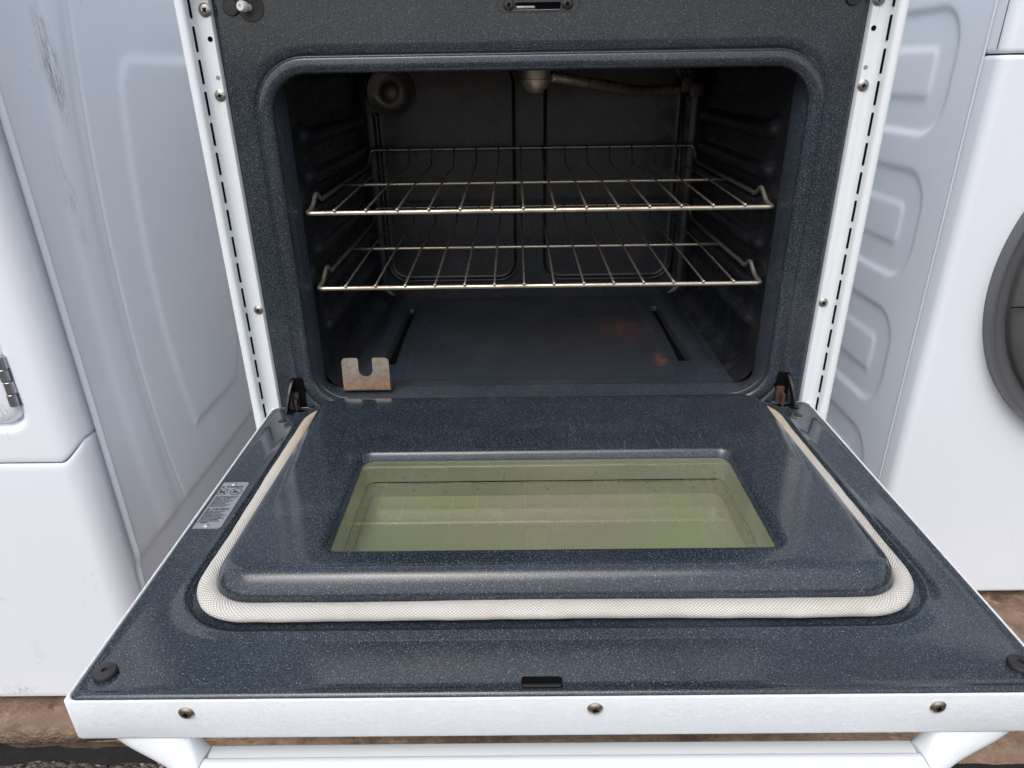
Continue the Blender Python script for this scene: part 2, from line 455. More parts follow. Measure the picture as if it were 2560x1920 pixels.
def hbox(o, ax, s1, w, h, d0, d1):
    """small box on axis ax, side vector s1"""
    ax = Vector(ax).normalized(); s1 = Vector(s1).normalized(); t = ax.cross(s1); o = Vector(o)
    V = [o+ax*d+s1*a_*w/2+t*b_*h/2 for d in (d0, d1) for a_, b_ in ((-1, -1), (1, -1), (1, 1), (-1, 1))]
    return V, [(0, 1, 2, 3), (4, 5, 6, 7), (0, 1, 5, 4), (1, 2, 6, 5), (2, 3, 7, 6), (3, 0, 4, 7)]
def screw(name, o, ax, r=.0052, parent=None, rot=.3, mat=None, torx=False):
    ax = Vector(ax)
    a = lathe([(r*1.12, 0), (r*1.12, .0005), (r, .0009), (r*.85, .0016), (r*.55, .0020), (r*.30, .0021), (r*.26, .0012), (.0001, .0010)], o, ax, 24)
    ref = ax.cross(Vector((.2, .3, 1))).normalized()
    s = (Matrix.Rotation(rot, 3, ax) @ ref)
    b = hbox(o, ax, s, r*.92, r*.20, .0008, .00215); c = hbox(o, ax, ax.cross(s), r*.92, r*.20, .0008, .0022)
    V, F, MI = merge(a, b, c)
    return mk(name, V, F, [mat or M_STEEL, M_BLK], parent, True, [0 if m == 0 else 1 for m in MI], 35)

# ------------------------------------------------------------------ the ground
GZ = -.40
def gridbox(name, m, x0, x1, y0, y1, z, nx, ny, amp, kind='structure', edge=None):
    rs = np.random.RandomState(3)
    def f(U, V):
        Z = z+amp*(np.sin(U*7.1+1)*np.sin(V*9.3)+.5*np.sin(U*23+V*17))
        Y = V.copy()
        if edge:
            Y[:, 0] += -.029*U[:, 0]+edge*(np.sin(U[:, 0]*21)+.6*np.sin(U[:, 0]*57+2))
            Z[:, 0] -= .03
            Y[:, 1] = Y[:, 0]+.006
        return U, Y, Z
    us = np.linspace(x0, x1, nx)
    vs = np.linspace(y0, y1, ny)
    if edge: vs = np.concatenate([[y0, y0+.006], np.linspace(y0+.02, y1, ny)])
    V, F = grid(us, vs, f)
    o = mk(name, V, F, m); o['kind'] = kind; return o
gridbox('asphalt', M_ASPH, -40, 40, -40, 40, GZ-.027, 60, 60, .0)
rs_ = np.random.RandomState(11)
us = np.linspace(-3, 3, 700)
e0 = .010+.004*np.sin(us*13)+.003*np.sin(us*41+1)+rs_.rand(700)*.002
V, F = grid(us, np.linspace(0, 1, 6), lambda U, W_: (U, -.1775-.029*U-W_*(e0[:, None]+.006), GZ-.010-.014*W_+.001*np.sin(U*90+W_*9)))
M_EDGE = plain('edge_strip_black', (.008, .007, .007), .95, 0, .6, 120, 1.)
o = mk('dark_edge_strip', V, F, M_EDGE); o['kind'] = 'structure'  # rough black strip added to give the dark band below the slab edge
gridbox('concrete_slab', M_SLAB, -3, 3, -.1805, 3.2, GZ, 240, 60, .0012, edge=.003)
# ------------------------------------------------------------------ the range
RG = root('oven_range', (0, .3, GZ), 'white freestanding range with its dark oven door hanging open', 'range')
FY = .022                                    # plane of the enamelled front frame
# body shell behind everything
bm = bmesh.new()
bm_box(bm, -.378, -.3745, .006, .64, -.37, .60)
bm_box(bm, .3745, .378, .006, .64, -.37, .60)
bm_box(bm, -.374, .374, .634, .638, -.37, .60)
bm_box(bm, -.374, .374, .03, .63, -.37, -.03)
mkbm('body_shell', bm, M_WR, RG)
box('storage_drawer_front', M_WR, -.372, .372, -.012, .028, -.345, -.045, .006, RG)
box('cooktop', M_WR, -.381, .381, -.012, .60, .602, .625, .008, RG)
box('control_panel', M_WR, -.379, .379, -.010, .028, .520, .600, .006, RG)
bm = bmesh.new(); bm_box(bm, -.379, .379, .585, .638, .626, .80, .008); mkbm('backguard', bm, M_WR, RG)

# side trims: outer lip, vented slope, inner screw strip
SX = .380
def trim(sg):
    prof = [(.3800, .030), (.3800, .004), (.3790, .0012), (.3765, 0), (.3725, 0), (.3700, .0012), (.3688, .004), (.3680, .0085), (.3672, .0125), (.3650, .0165), (.3620, .0180), (.3570, .0185), (.3565, .0172), (.3500, .0172), (.3492, .0185), (.3490, .030)]
    zs = np.linspace(-.33, .518, 30)
    V, F = skin([[(sg*x, y, z) for x, y in prof] for z in zs], False)
    o = mk('side_trim', V, F, M_WR, RG, True, None, 50)
    return o
for sg in (-1, 1):
    t = trim(sg)
    for i in range(16):
        zc = .4555+.0318*1.15-i*.0318
        w, h = .0016, .0245/2
        # slit lying on the slope between lip and strip
        s = Vector((sg*-.35, .93, 0)).normalized()
        c = Vector((sg*.3676, .0100, zc)); n_ = Vector((-sg*.985, -.17, 0)).normalized()
        P = rr(0, 0, .0016, h, .0014, 5, 2)
        tdir = Vector((-n_.y, n_.x, 0))
        lo = [c+n_*.0007+tdir*(a_)+Vector((0, 0, b_)) for a_, b_ in P]
        li = [c-n_*.0006+tdir*(a_)+Vector((0, 0, b_)) for a_, b_ in P]
        V = lo+li; n = len(P)
        F = [tuple(range(n))]+[(j, (j+1) % n, n+(j+1) % n, n+j) for j in range(n)]
        mk('vent_slot', V, F, M_BLK, t, False)
    for z, r in ((.488, .0062), (.4045, .0055), (.1555, .0050)):
        screw('screw', (sg*.3545, .0172, z), (0, -1, 0), r, t, random.random()*3)
    for z, x_, r, m in ((.4605, .3545, .0027, M_BLK), (.4225, .3535, .0023, plain('grey_stamping', (.33, .34, .36), .4))):
        V, F = lathe([(r, 0), (r, .0003), (.0001, .0003)], (sg*x_, .0172, z), (0, -1, 0), 16)
        mk('screw_hole', V, F, m, t, False)

# front frame: porcelain face with gasket channel and rounded mouth
OX, OZ0, OZ1, OR = .301, .0225, .4247, .042
ocz, ohh = (OZ0+OZ1)/2, (OZ1-OZ0)/2
def oloop(off, y, r=None):
    return [(x, y, z) for x, z in rr(0, ocz, OX+off, ohh+off, OR+off if r is None else r, 12, 26)]
def frect(x, z0, z1, y, r):
    return [(a_, y, b_) for a_, b_ in rr(0, (z0+z1)/2, x, (z1-z0)/2, r, 12, 26)]
def mouth(hw, z0, z1, y, r): return [(x, y, z) for x, z in rr(0, (z0+z1)/2, hw, (z1-z0)/2, r, 12, 26)]
loops = [frect(.3478, -.030, .519, FY+.012, .004), frect(.3478, -.030, .519, FY+.002, .004), frect(.3455, -.028, .517, FY, .004), frect(.341, -.024, .512, FY, .005),
         oloop(.030, FY+.0001), oloop(.0225, FY), oloop(.0205, FY+.0006), oloop(.0195, FY+.0022), oloop(.0182, FY+.0028), oloop(.0170, FY+.0024), oloop(.0160, FY+.0008), oloop(.0145, FY+.0000),
         oloop(.0080, FY-.0004), oloop(.0040, FY+.0002), oloop(.0016, FY+.0018), oloop(.0004, FY+.0040), oloop(0, FY+.0062),
         mouth(.2990, OZ0+.001, .4262, FY+.010, .040), mouth(.2955, .0268, .4285, FY+.018, .036), mouth(.2925, .0303, .432, FY+.034, .014)]
V, F = skin(loops); nl = len(loops[0])
mk('front_frame', V, F, [M_EN, M_EN_FL], RG, True, [0]*(nl*16)+[1]*(nl*3))
# black gap between frame and trims
for sg in (-1, 1):
    bm = bmesh.new(); bm_box(bm, sg*.3475 if sg < 0 else .3475, sg*.3492 if sg < 0 else .3492, .0255, .032, -.03, .52); mkbm('shadow_gap', bm, M_BLK, RG)

# cavity
CX, CY0, CY1, CZ0, CZ1 = .2925, .060, .462, .030, .432
ribz = (.352, .303, .262, .212, .1585, .108)
def sideh(Y, Z):
    h = np.zeros_like(Y)
    for rz in ribz:
        dy = np.maximum(np.maximum(.105-Y, Y-.425), 0); d = np.hypot(dy, Z-rz)
        h = np.maximum(h, .0105/(1+np.exp((d-.0085)/.0016)))
        d2 = np.hypot((Y-.092)*.8, Z-rz-.004)
        h = np.maximum(h, .013/(1+np.exp((d2-.010)/.0028)))
    # large rounded corners of the liner
    rr_ = .035
    for e_ in (np.clip((CY0-.012+rr_*.0)-Y, 0, None),): h += e_*0
    cz = np.clip(CZ0+.030-Z, 0, .030); h += .030-np.sqrt(np.maximum(.030**2-cz**2, 0))
    cz = np.clip(Z-(CZ1-.030), 0, .030); h += .030-np.sqrt(np.maximum(.030**2-cz**2, 0))
    cy = np.clip(Y-(CY1-.024), 0, .024); h += .024-np.sqrt(np.maximum(.024**2-cy**2, 0))
    return h
for sg in (-1, 1):
    V, F = grid(np.linspace(CY0-.007, CY1, 150), np.linspace(CZ0-.004, CZ1, 170), lambda U, W_: (sg*(CX-sideh(U, W_)), U, W_))
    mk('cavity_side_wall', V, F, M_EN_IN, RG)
def backh(X, Z):
    h = np.zeros_like(X)
    def box_sd(cx, cz, hx, hz, r):
        qx, qz = np.abs(X-cx)-hx+r, np.abs(Z-cz)-hz+r
        return np.hypot(np.maximum(qx, 0), np.maximum(qz, 0))+np.minimum(np.maximum(qx, qz), 0)-r
    dl = box_sd(-.1475, .2520, .1175, .185, .032); dr = box_sd(.1400, .2520, .1165, .185, .032)
    dc = np.hypot(X+.239, Z-.394)-.044
    dl = np.minimum(dl, dc)
    for d in (dl, dr):
        h += -.0045/(1+np.exp((d)/.0012))
        h += .0018*np.exp(-((d-.003)/.0022)**2)
    h += 0
    return h
V, F = grid(np.linspace(-CX, CX, 240), np.linspace(CZ0-.006, CZ1, 170), lambda U, W_: (U, CY1-.0015-backh(U, W_), W_))
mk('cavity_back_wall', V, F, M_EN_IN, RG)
V, F = grid(np.linspace(-CX, CX, 40), np.linspace(CY0-.01, CY1, 30), lambda U, W_: (U, W_, CZ1-.0005+0*U))
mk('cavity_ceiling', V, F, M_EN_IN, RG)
def floorh(X, Y):
    h = np.zeros_like(X)
    s = lambda t: 1/(1+np.exp(-t))
    # centre panel, framed by a shallow step
    d = np.maximum(np.maximum(np.abs(X)-.192, .075-Y), Y-.448)
    h += -.0022*s(-d/.0018)
    # side channels with burner slots
    for sx in (-1, 1):
        dx = np.abs(X-sx*.221)
        dd = np.maximum(dx-.0055-.004*np.clip((.25-Y)/.15, 0, 1), np.maximum(.135-Y, Y-.392))
        h += -.011*s(-dd/.0010)
        h += .006*s(-(np.abs(X-sx*.246)-.012)/.004)*s((Y-.100)/.007)
        h += -.004*np.exp(-((np.abs(X)-.281)/.0022)**2)*s((Y-.078)/.004)
    return h
V, F = grid(np.linspace(-CX, CX, 330), np.linspace(FY+.033, CY1, 160), lambda U, W_: (U, W_, CZ0+.0006+floorh(U, W_)))
mk('oven_floor', V, F, M_EN_FL, RG)
for sx in (-1, 1):
    V, F, _ = merge(((lambda P: ([(x, y, CZ0-.0085) for x, y in P], [tuple(range(len(P)))]))(rr(sx*.221, .263, .010, .128, .006, 5, 6))))
    mk('burner_slot', V, F, M_BLK, RG, False)
    P = [(sx*(.2745+.010*t)+.0006*math.sin(t*40), .058+.395*t, CZ0+.0009+.0003*math.sin(t*57)) for t in np.linspace(0, 1, 50)]
    V, F = tube(P, .0011, .0009, 6); mk('rusty_seam', V, F, M_RUST, RG)
# oven lamp, broil burner
prof = [(.0405, 0), (.0405, .003), (.0395, .0042), (.0380, .0030), (.030, -.0005), (.020, -.0020), (.0135, -.0010), (.0115, .0020), (.008, .0040), (.0001, .0048)]
V, F = lathe(prof, (-.239, CY1-.004, .394), (0, -1, 0), 40)
mk('oven_lamp', V, F, M_LAMP, RG)
prof = [(.0195, .030), (.0195, .006), (.0203, .0052), (.0203, .0030), (.0192, .0010), (.0165, -.0045), (.011, -.0095), (.005, -.012), (.0001, -.0125)]
V, F = lathe([(r, -h) for r, h in prof], (.0, .200, .4085), (0, 0, -1), 32)
bc = mk('burner_cap', V, F, M_BURN, RG, True, None, 35)
P = smoothpath([(.02, .215, .421), (.07, .245, .413), (.13, .320, .404), (.18, .40, .396), (.215, .428, .3955), (.246, .444, .396)], 10)
P = [p-Vector((0, 0, .004)) for p in P]
V, F = tube(P, .0092, .0072, 14); 
V2, F2 = tube([p+Vector((0, -.0085, .0015)) for p in P], .0012, .0012, 6)
V, F, MI = merge((V, F), (V2, F2))
mk('burner_tube', V, F, M_BURN, RG)
bm = bmesh.new(); bm_box(bm, .248, .268, .430, .450, .388, .412, .002); bm_box(bm, .262, .285, .425, .455, .381, .402, .002); mkbm('burner_bracket', bm, M_DKST, RG)
V, F = tube([(.2575, .447, .386), (.2590, .450, .24), (.2600, .450, .07)], .0026, .0026, 8); mk('sensor_conduit', V, F, M_DKST, RG)
# worn bare-metal lip at the lower corners of the mouth
for sx in (-1, 1):
    P = []
    for i in range(22):
        a_ = math.radians(180+18+70*i/21) if sx < 0 else math.radians(360-18-70*i/21)
        P.append((sx*(OX-OR)+(OR-.0015)*math.cos(a_), FY+.0108, OZ0+OR+(OR-.0015)*math.sin(a_)))
    V, F = tube(P, .0004, .0004, 6); mk('worn_edge', V, F, M_SCUFF, RG)

# top fittings on the frame: rubber bumpers, door-light pin, latch slot
for sx, z in ((-1, .4905), (1, .4905)):
    V, F = lathe([(.0088, 0), (.0088, .0015), (.0078, .0026), (.0001, .0028)], (sx*.3290+.001, FY, z), (0, -1, 0), 24)
    mk('rubber_bumper', V, F, M_RUB, RG, True, None, 35)
V, F = lathe([(.0145, .0002), (.0138, .0009), (.0125, .0004), (.0001, .0003)], (-.3075, FY, .4905), (0, -1, 0), 30)
mk('switch_recess', V, F, plain('dusty_dark_plate', (.035, .030, .027), .55), RG)
V, F = lathe([(.0035, 0), (.0035, .006), (.0050, .0065), (.0055, .0085), (.0055, .0125), (.0045, .0145), (.0016, .0146), (.0014, .0130), (.0001, .0129)], (-.309, FY, .490), (-.35, -1, .05), 20)
mk('light_switch_pin', V, F, plain('white_nylon', (.78, .79, .78), .4, 0, .1), RG, True, None, 40)
bm = bmesh.new(); bm_box(bm, -.0265, .0215, FY-.0006, FY+.004, .4838, .4905, .0008); mkbm('latch_slot', bm, M_BLK, RG)
box('latch_slot_lip', M_SCUFF, -.0260, .0210, FY-.0012, FY+.002, .4828, .4836, .0003, RG)
box('latch_tongue', M_STEEL, -.0255, -.006, FY-.0010, FY+.002, .4845, .4870, .0004, RG)
for x in (-.0335, .0285):
    screw('latch_screw', (x, FY, .4885), (0, -1, 0), .0056, RG, .5, M_DKST)
P = [(x, FY-.0002, z) for x, z in rr(-.0025, .495, .044, .0135, .008, 6, 4)]
V, F = tube(P, .0005, .0005, 5, True, (0, 1, 0)); mk('latch_plate_edge', V, F, M_EN, RG)

# hinges
for sg in (-1, 1):
    hx = sg*.3255
    hg = root('hinge', (0, 0, 0), '', '') if False else None
    P = [(x, FY-.0007, z) for x, z in rr(hx-sg*.0035, .0330, .0085, .0260, .003, 5, 4)]
    V = P+[(x, FY+.004, z) for x, _, z in P]; n = len(P)
    F = [tuple(range(n))]+[(j, (j+1) % n, n+(j+1) % n, n+j) for j in range(n)]
    hs_ = mk('hinge_slot', V, F, M_BLK, RG, False)
    # curved arm plate between slot and door
    out = []; A = (FY+.004, .0560); B = (-.0020, .0125)
    no = 14
    outer = [(FY+.004, .0575), (.0150, .0545), (.0085, .0470), (.0040, .0370), (.0012, .0260), (-.0006, .0120)]
    inner = [(.0150, .0120), (.0155, .0260), (.0180, .0380), (FY+.004, .0430)]
    poly = [(p.y, p.z) for p in smoothpath([(0, a_, b_) for a_, b_ in outer], 4)]+[(a_, b_) for a_, b_ in inner]
    t_ = .0013; lean = sg*.010
    V = []
    for s in (-1, 1):
        for y_, z_ in poly: V.append((hx+sg*.002+s*t_+lean*(.055-z_)/.045, y_, z_))
    n = len(poly)
    F = [tuple(range(n)), tuple(range(n, 2*n))[::-1]]+[(j, (j+1) % n, n+(j+1) % n, n+j) for j in range(n)]
    mk('hinge_arm', V, F, M_DKST, RG, False)
    bm = bmesh.new(); bm_box(bm, hx-sg*.0030-.0085, hx-sg*.0030+.0015, FY-.006, FY+.002, .0165, .0395, .001)
    bm_box(bm, hx-sg*.003-.003, hx-sg*.003+.001, FY-.014, FY+.0, .0150, .0330, .001)
    mkbm('hinge_bracket', bm, M_RUST if sg > 0 else M_DKST, RG)

# ------------------------------------------------------------------ the door (part of the range, its fittings are sub-parts)
ZS = .0168                     # level of the flat rim
DX, DY0, DY1 = .3588, -.4500, .0190
dcy, dhh = (DY0+DY1)/2, (DY1-DY0)/2
def drect(off, z, r): return [(x, y, z) for x, y in rr(0, dcy, DX+off, dhh+off, r, 12, 26)]
GX, GY0, GY1, GR = .2960, -.3690, .0060, .046
gcy, ghh = (GY0+GY1)/2, (GY1-GY0)/2
def taper(y): return 1+.024*max(0, min(1, (-y-.08)/.28))
def gloop(off, z, r=None): return [(x*taper(y), y, z) for x, y in rr(0, gcy, GX+off, ghh+off, GR+off if r is None else r, 12, 26)]
WX, WY0, WY1 = .1980, -.3180, -.1580
wcy, whh = (WY0+WY1)/2, (WY1-WY0)/2
def wl(off, z, r): return [(x, y, z) for x, y in rr(0, wcy, WX+off, whh+off, r, 12, 26)]
loops = [drect(0, .004, .008), drect(0, ZS-.003, .008), drect(-.0008, ZS-.0012, .008), drect(-.0022, ZS+.0008, .008), drect(-.0040, ZS+.0012, .008), drect(-.0060, ZS+.0002, .008), drect(-.0085, ZS-.0004, .008), drect(-.0130, ZS, .010),
         gloop(.0300, ZS, .070) if False else gloop(.0285, ZS+.0000, .060), gloop(.0225, ZS+.0006), gloop(.0200, ZS+.0018), gloop(.0180, ZS+.0016), gloop(.0160, ZS-.0008), gloop(.0140, ZS-.0026), gloop(.010, ZS-.0030), gloop(-.004, ZS-.0030), gloop(-.0080, ZS-.0015),
         gloop(-.0070, ZS+.004), gloop(-.0078, ZS+.0100), gloop(-.0090, ZS+.0145), gloop(-.0112, ZS+.0185), gloop(-.0148, ZS+.0235), gloop(-.0175, ZS+.0265), gloop(-.0208, ZS+.0287), gloop(-.0255, ZS+.0298), gloop(-.0325, ZS+.0300, .022),
         wl(.0110, ZS+.0300, .020), wl(.0065, ZS+.0300, .0165), wl(.0052, ZS+.0297, .0150), wl(.0038, ZS+.0287, .0135), wl(.0026, ZS+.0270, .0125), wl(.0014, ZS+.0250, .0118), wl(.0004, ZS+.0230, .0112), wl(0, ZS+.0215, .0110)]
V, F = skin(loops)
DR = mk('oven_door', V, F, M_EN, RG)
DR['label'] = 'open oven door with speckled dark blue enamel inner panel'
# white outer skin: shallow tray round the panel
bm = bmesh.new()
zt, zb = ZS-.0005, -.0235
V, F = skin([drect(-.0002, -.012, .008), drect(-.0002, zt-.0006, .008), drect(.0004, zt, .008), drect(.0014, zt, .006), drect(.0020, zt-.0010, .004), drect(.0020, zb+.003, .004), drect(.0012, zb+.0008, .004), drect(-.002, zb, .004), drect(-.15, zb, .004), drect(-.2340, zb, .0005)])
mk('door_skin', V, F, M_WG, DR, True, None, 60)
for x, y, z in ((-.2725, 0, .0045), (.0240, 0, .0055), (.2705, 0, .0045)):
    screw('skin_screw', (x, DY0-.0021, z), (0, -1, 0), .0052, DR, random.random()*3, plain('browned_screw', (.52, .44, .38), .32, 1.))
# window
zg = ZS+.0217
V, F = skin([wl(-.0002, zg, .0112), wl(-.10, zg, .0005)])
n = len(wl(0, 0, .01)); 
V = wl(-.0002, zg, .0112); mk('window_glass', V, [tuple(range(n))], M_GL, DR, False)
V, F = skin([wl(.0000, zg-.001, .0110), wl(-.0012, .0130, .0105), wl(-.0015, .0122, .0105)])
mk('window_liner', V, F, M_LINER, DR)
V, F = skin([wl(-.0002, .0106, .012), wl(-.0028, .0106, .0120), wl(-.0036, .0098, .0120), wl(-.0038, -.0060, .0115)])
mk('inner_window_frame', V, F, M_LINER, DR, True, None, 40)
P = [(x, y, .0108) for x, y in rr(0, wcy, WX-.0036, whh-.0036, .0115, 8, 30)]
V, F = tube([(x, y, .0112+.0002*math.sin(i*.9)) for i, (x, y, z) in enumerate(P)], .0007, .0005, 6, True)
mk('sealant_bead', V, F, plain('yellowed_sealant', (.42, .40, .22), .5, 0, .6, 200), DR)
box('liner_gap', M_BLK, -WX+.006, WX-.006, WY1-.0026, WY1+.0010, .0112, .0122, .0003, DR)
V = wl(-.0036, -.0058, .0115); mk('inner_pane', V, [tuple(range(n))], M_PANE, DR, False)
# gasket
Pg = []
for x, y in rr(0, gcy, GX, ghh, GR, 14, 60): Pg.append((x*taper(y), y))
m_, nn = len(Pg), 16
# resample evenly
C = np.array(Pg+[Pg[0]]); L = np.concatenate([[0], np.cumsum(np.hypot(*np.diff(C, axis=0).T))])
N = 460; tt = np.linspace(0, L[-1], N, endpoint=False)
gx, gy = np.interp(tt, L, C[:, 0]), np.interp(tt, L, C[:, 1])
V, F, UV = [], [], []
for i in range(N):
    t = Vector((gx[(i+1) % N]-gx[i-1], gy[(i+1) % N]-gy[i-1], 0)).normalized(); s = Vector((t.y, -t.x, 0))
    front = max(0, min(1, (-gy[i]-.30)/.06))
    wv = 1+.06*math.sin(i*.11)+.04*math.sin(i*.37+1)+.02*math.sin(i*.9)
    ra = (.0084+.0010*front)*wv; rb = (.0062-.0002*front)*(2-wv)
    off = .0006*math.sin(i*.07+2)
    for j in range(nn):
        a_ = 2*PI*j/nn
        ca, sa = math.cos(a_), math.sin(a_)
        V.append(Vector((gx[i], gy[i], ZS-.003+.0078))+s*(off+ra*ca)+Vector((0, 0, rb*sa)))
for i in range(N):
    for j in range(nn):
        F.append((i*nn+j, i*nn+(j+1) % nn, ((i+1) % N)*nn+(j+1) % nn, ((i+1) % N)*nn+j))
        u0, u1 = i*L[-1]/N, (i+1)*L[-1]/N; c_ = .060; UV += [(u0, j*c_/nn), (u0, (j+1)*c_/nn), (u1, (j+1)*c_/nn), (u1, j*c_/nn)]
g = mk('door_gasket', V, F, M_BRAID, DR)
uvl = g.data.uv_layers.new(name='UVMap')
uvl.data.foreach_set('uv', [c for p in UV for c in p])
# rubber bumpers and latch hole on the rim
for sx in (-1, 1):
    V, F = lathe([(.0082, -.0005), (.0086, .0006), (.0086, .0030), (.0078, .0042), (.0022, .0048), (.0018, .0030), (.0001, .0030)], (sx*.3415, -.4275, ZS), (0, 0, 1), 28)
    mk('door_bumper', V, F, M_RUB, DR, True, None, 35)
P = rr(-.014, -.4385, .0150, .0050, .0018, 6, 3)
V = [(x, y, ZS+.0006) for x, y in P]+[(x, y, ZS-.002) for x, y in P]; n_ = len(P)
mk('latch_hole', V, [tuple(range(n_))]+[(j, (j+1) % n_, n_+(j+1) % n_, n_+j) for j in range(n_)], M_BLK, DR, False)
box('latch_hole_lip', M_RUB, -.0280, .0000, -.4432, -.4402, ZS-.0005, ZS+.0009, .0006, DR)
for sx, px in ((-1, -.3310), (1, .3335)):
    P = rr(px, .0085, .0052, .0105, .0012, 4, 2)
    V = [(x, y, ZS+.0006) for x, y in P]+[(x, y, ZS-.002) for x, y in P]; n_ = len(P)
    mk('hinge_hole', V, [tuple(range(n_))]+[(j, (j+1) % n_, n_+(j+1) % n_, n_+j) for j in range(n_)], M_BLK, DR, False)
for sx, px in ((-1, -.3335), (1, .3305)):
    V1, F1 = lathe([(.0072, 0), (.0070, .0006), (.0062, .0008), (.0058, .0004)], (px, -.0215, ZS), (0, 0, 1), 28)
    V2, F2 = lathe([(.0055, .0002), (.0055, .0013), (.0045, .0020), (.0022, .0024), (.0001, .0024)], (px, -.0215, ZS), (0, 0, 1), 28)
    V, F, MI = merge((V1, F1), (V2, F2)); mk('door_rivet', V, F, [plain('bare_ring', (.33, .27, .22), .4, .6), M_DKST], DR, True, MI, 35)

# warning plate
def text_mesh(s, size, cx, cy, z, width=None, bold=0., shear=0.):
    cu = bpy.data.curves.new('t', 'FONT'); cu.body = s; cu.size = size; cu.align_x = 'LEFT'; cu.offset = bold; cu.shear = shear
    cu.resolution_u = 3
    ob = bpy.data.objects.new('t', cu); COL.objects.link(ob)
    dg = bpy.context.evaluated_depsgraph_get(); me = ob.evaluated_get(dg).to_mesh()
    V = [v.co.copy() for v in me.vertices]; F = [tuple(p.vertices) for p in me.polygons]
    x0 = min(v.x for v in V); x1 = max(v.x for v in V); y0 = min(v.y for v in V)
    k = (width/(x1-x0)) if width else 1
    V = [Vector((cx+(v.x-x0)*k, cy+(v.y), z)) for v in V]
    bpy.data.objects.remove(ob); bpy.data.curves.remove(cu)
    return V, F
LX0, LX1, LY0, LY1 = -.3570, -.3255, -.2480, -.1650
zl = ZS+.0006; zt_ = zl+.00012
pl = rr((LX0+LX1)/2, (LY0+LY1)/2, (LX1-LX0)/2, (LY1-LY0)/2, .003, 6, 3); n_ = len(pl)
pieces = []
plate = ([(x, y, zl) for x, y in pl]+[(x, y, zl-.0006) for x, y in pl], [tuple(range(n_))]+[(j, (j+1) % n_, n_+(j+1) % n_, n_+j) for j in range(n_)])
ink = []
def tri(cx, cy, s):
    ink.append(([(cx-s*.6, cy, zt_), (cx+s*.6, cy, zt_), (cx, cy+s, zt_)], [(0, 1, 2)]))
W_ = LX1-LX0; lx = LX0
ink.append(text_mesh('WARNING', .0042, lx+.0092, -.1755, zt_, .0185, .00022)); tri(lx+.0060, -.1755, .0036)
def ring(cx, cy, r):
    P = []; k = 26
    V = [(cx+rr_*math.cos(2*PI*j/k), cy+rr_*math.sin(2*PI*j/k), zt_) for rr_ in (r, r-.0009) for j in range(k)]
    ink.append((V, [(j, (j+1) % k, k+(j+1) % k, k+j) for j in range(k)]))
    a_ = math.radians(135)
    d = Vector((math.cos(a_), math.sin(a_), 0)); s = Vector((-d.y, d.x, 0))*.0005; c = Vector((cx, cy, zt_))
    ink.append(([c+d*r+s, c-d*r+s, c-d*r-s, c+d*r-s], [(0, 1, 2, 3)]))
for cx, t in ((lx+.0085, 0), (lx+.0235, 1)):
    ring(cx, -.1835, .0064)
    ink.append(([(cx-.0038, -.1860, zt_+.00005), (cx-.0002, -.1858, zt_+.00005), (cx+.0008, -.1822, zt_+.00005), (cx-.0028, -.1822, zt_+.00005)], [(0, 1, 2, 3)]))
    ink.append(([(cx+.0004, -.1830, zt_+.00005), (cx+.0044, -.1862, zt_+.00005), (cx+.0036, -.1864, zt_+.00005), (cx-.0002, -.1840, zt_+.00005)], [(0, 1, 2, 3)]))
    if not t: ink.append(([(cx+.0010, -.1835, zt_+.00005), (cx+.0030, -.1800, zt_+.00005), (cx+.0038, -.1803, zt_+.00005), (cx+.0020, -.1845, zt_+.00005)], [(0, 1, 2, 3)]))
rows = ['\u2022ALL RANGES CAN TIP', '\u2022INJURY TO PERSONS', '  COULD RESULT', '\u2022INSTALL ANTI-TIP', '  DEVICE PACKED', '  WITH RANGE', '\u2022SEE INSTALLATION', '  INSTRUCTIONS']
for i, s in enumerate(rows): ink.append(text_mesh(s, .0023, lx+.0045, -.1935-i*.00255, zt_, len(s)*.00128, .00011))
ink.append(text_mesh('CAUTION', .0042, lx+.0100, -.2170, zt_, .0180, .00022)); tri(lx+.0068, -.2170, .0036)
rows = ['BEFORE CLEANING', 'REMOVE RACKS', 'BROILER PAN AND', 'UTENSILS. WIPE OUT', 'EXCESS SPILLAGE', 'FROM OVEN INTERIOR', '  FOR CONSUMER', 'INFORMATION CALL', '  1-800-']
for i, s in enumerate(rows): ink.append(text_mesh(s, .0023, lx+.0050, -.2200-i*.00245, zt_, len(s)*.00134, .00011))
riv = [lathe([(.0030, 0), (.0029, .0005), (.0024, .0008), (.0018, .0016), (.0001, .0019)], ((LX0+LX1)/2, y, zl), (0, 0, 1), 18) for y in (-.1695, -.2438)]
V, F, MI = merge(plate, *riv, *ink)
mk('warning_plate', V, F, [plain('brushed_aluminium_plate', (.40, .42, .46), .42, .55, .1, 300), M_INK], DR, True, [0 if m <= 2 else 1 for m in MI], 30)

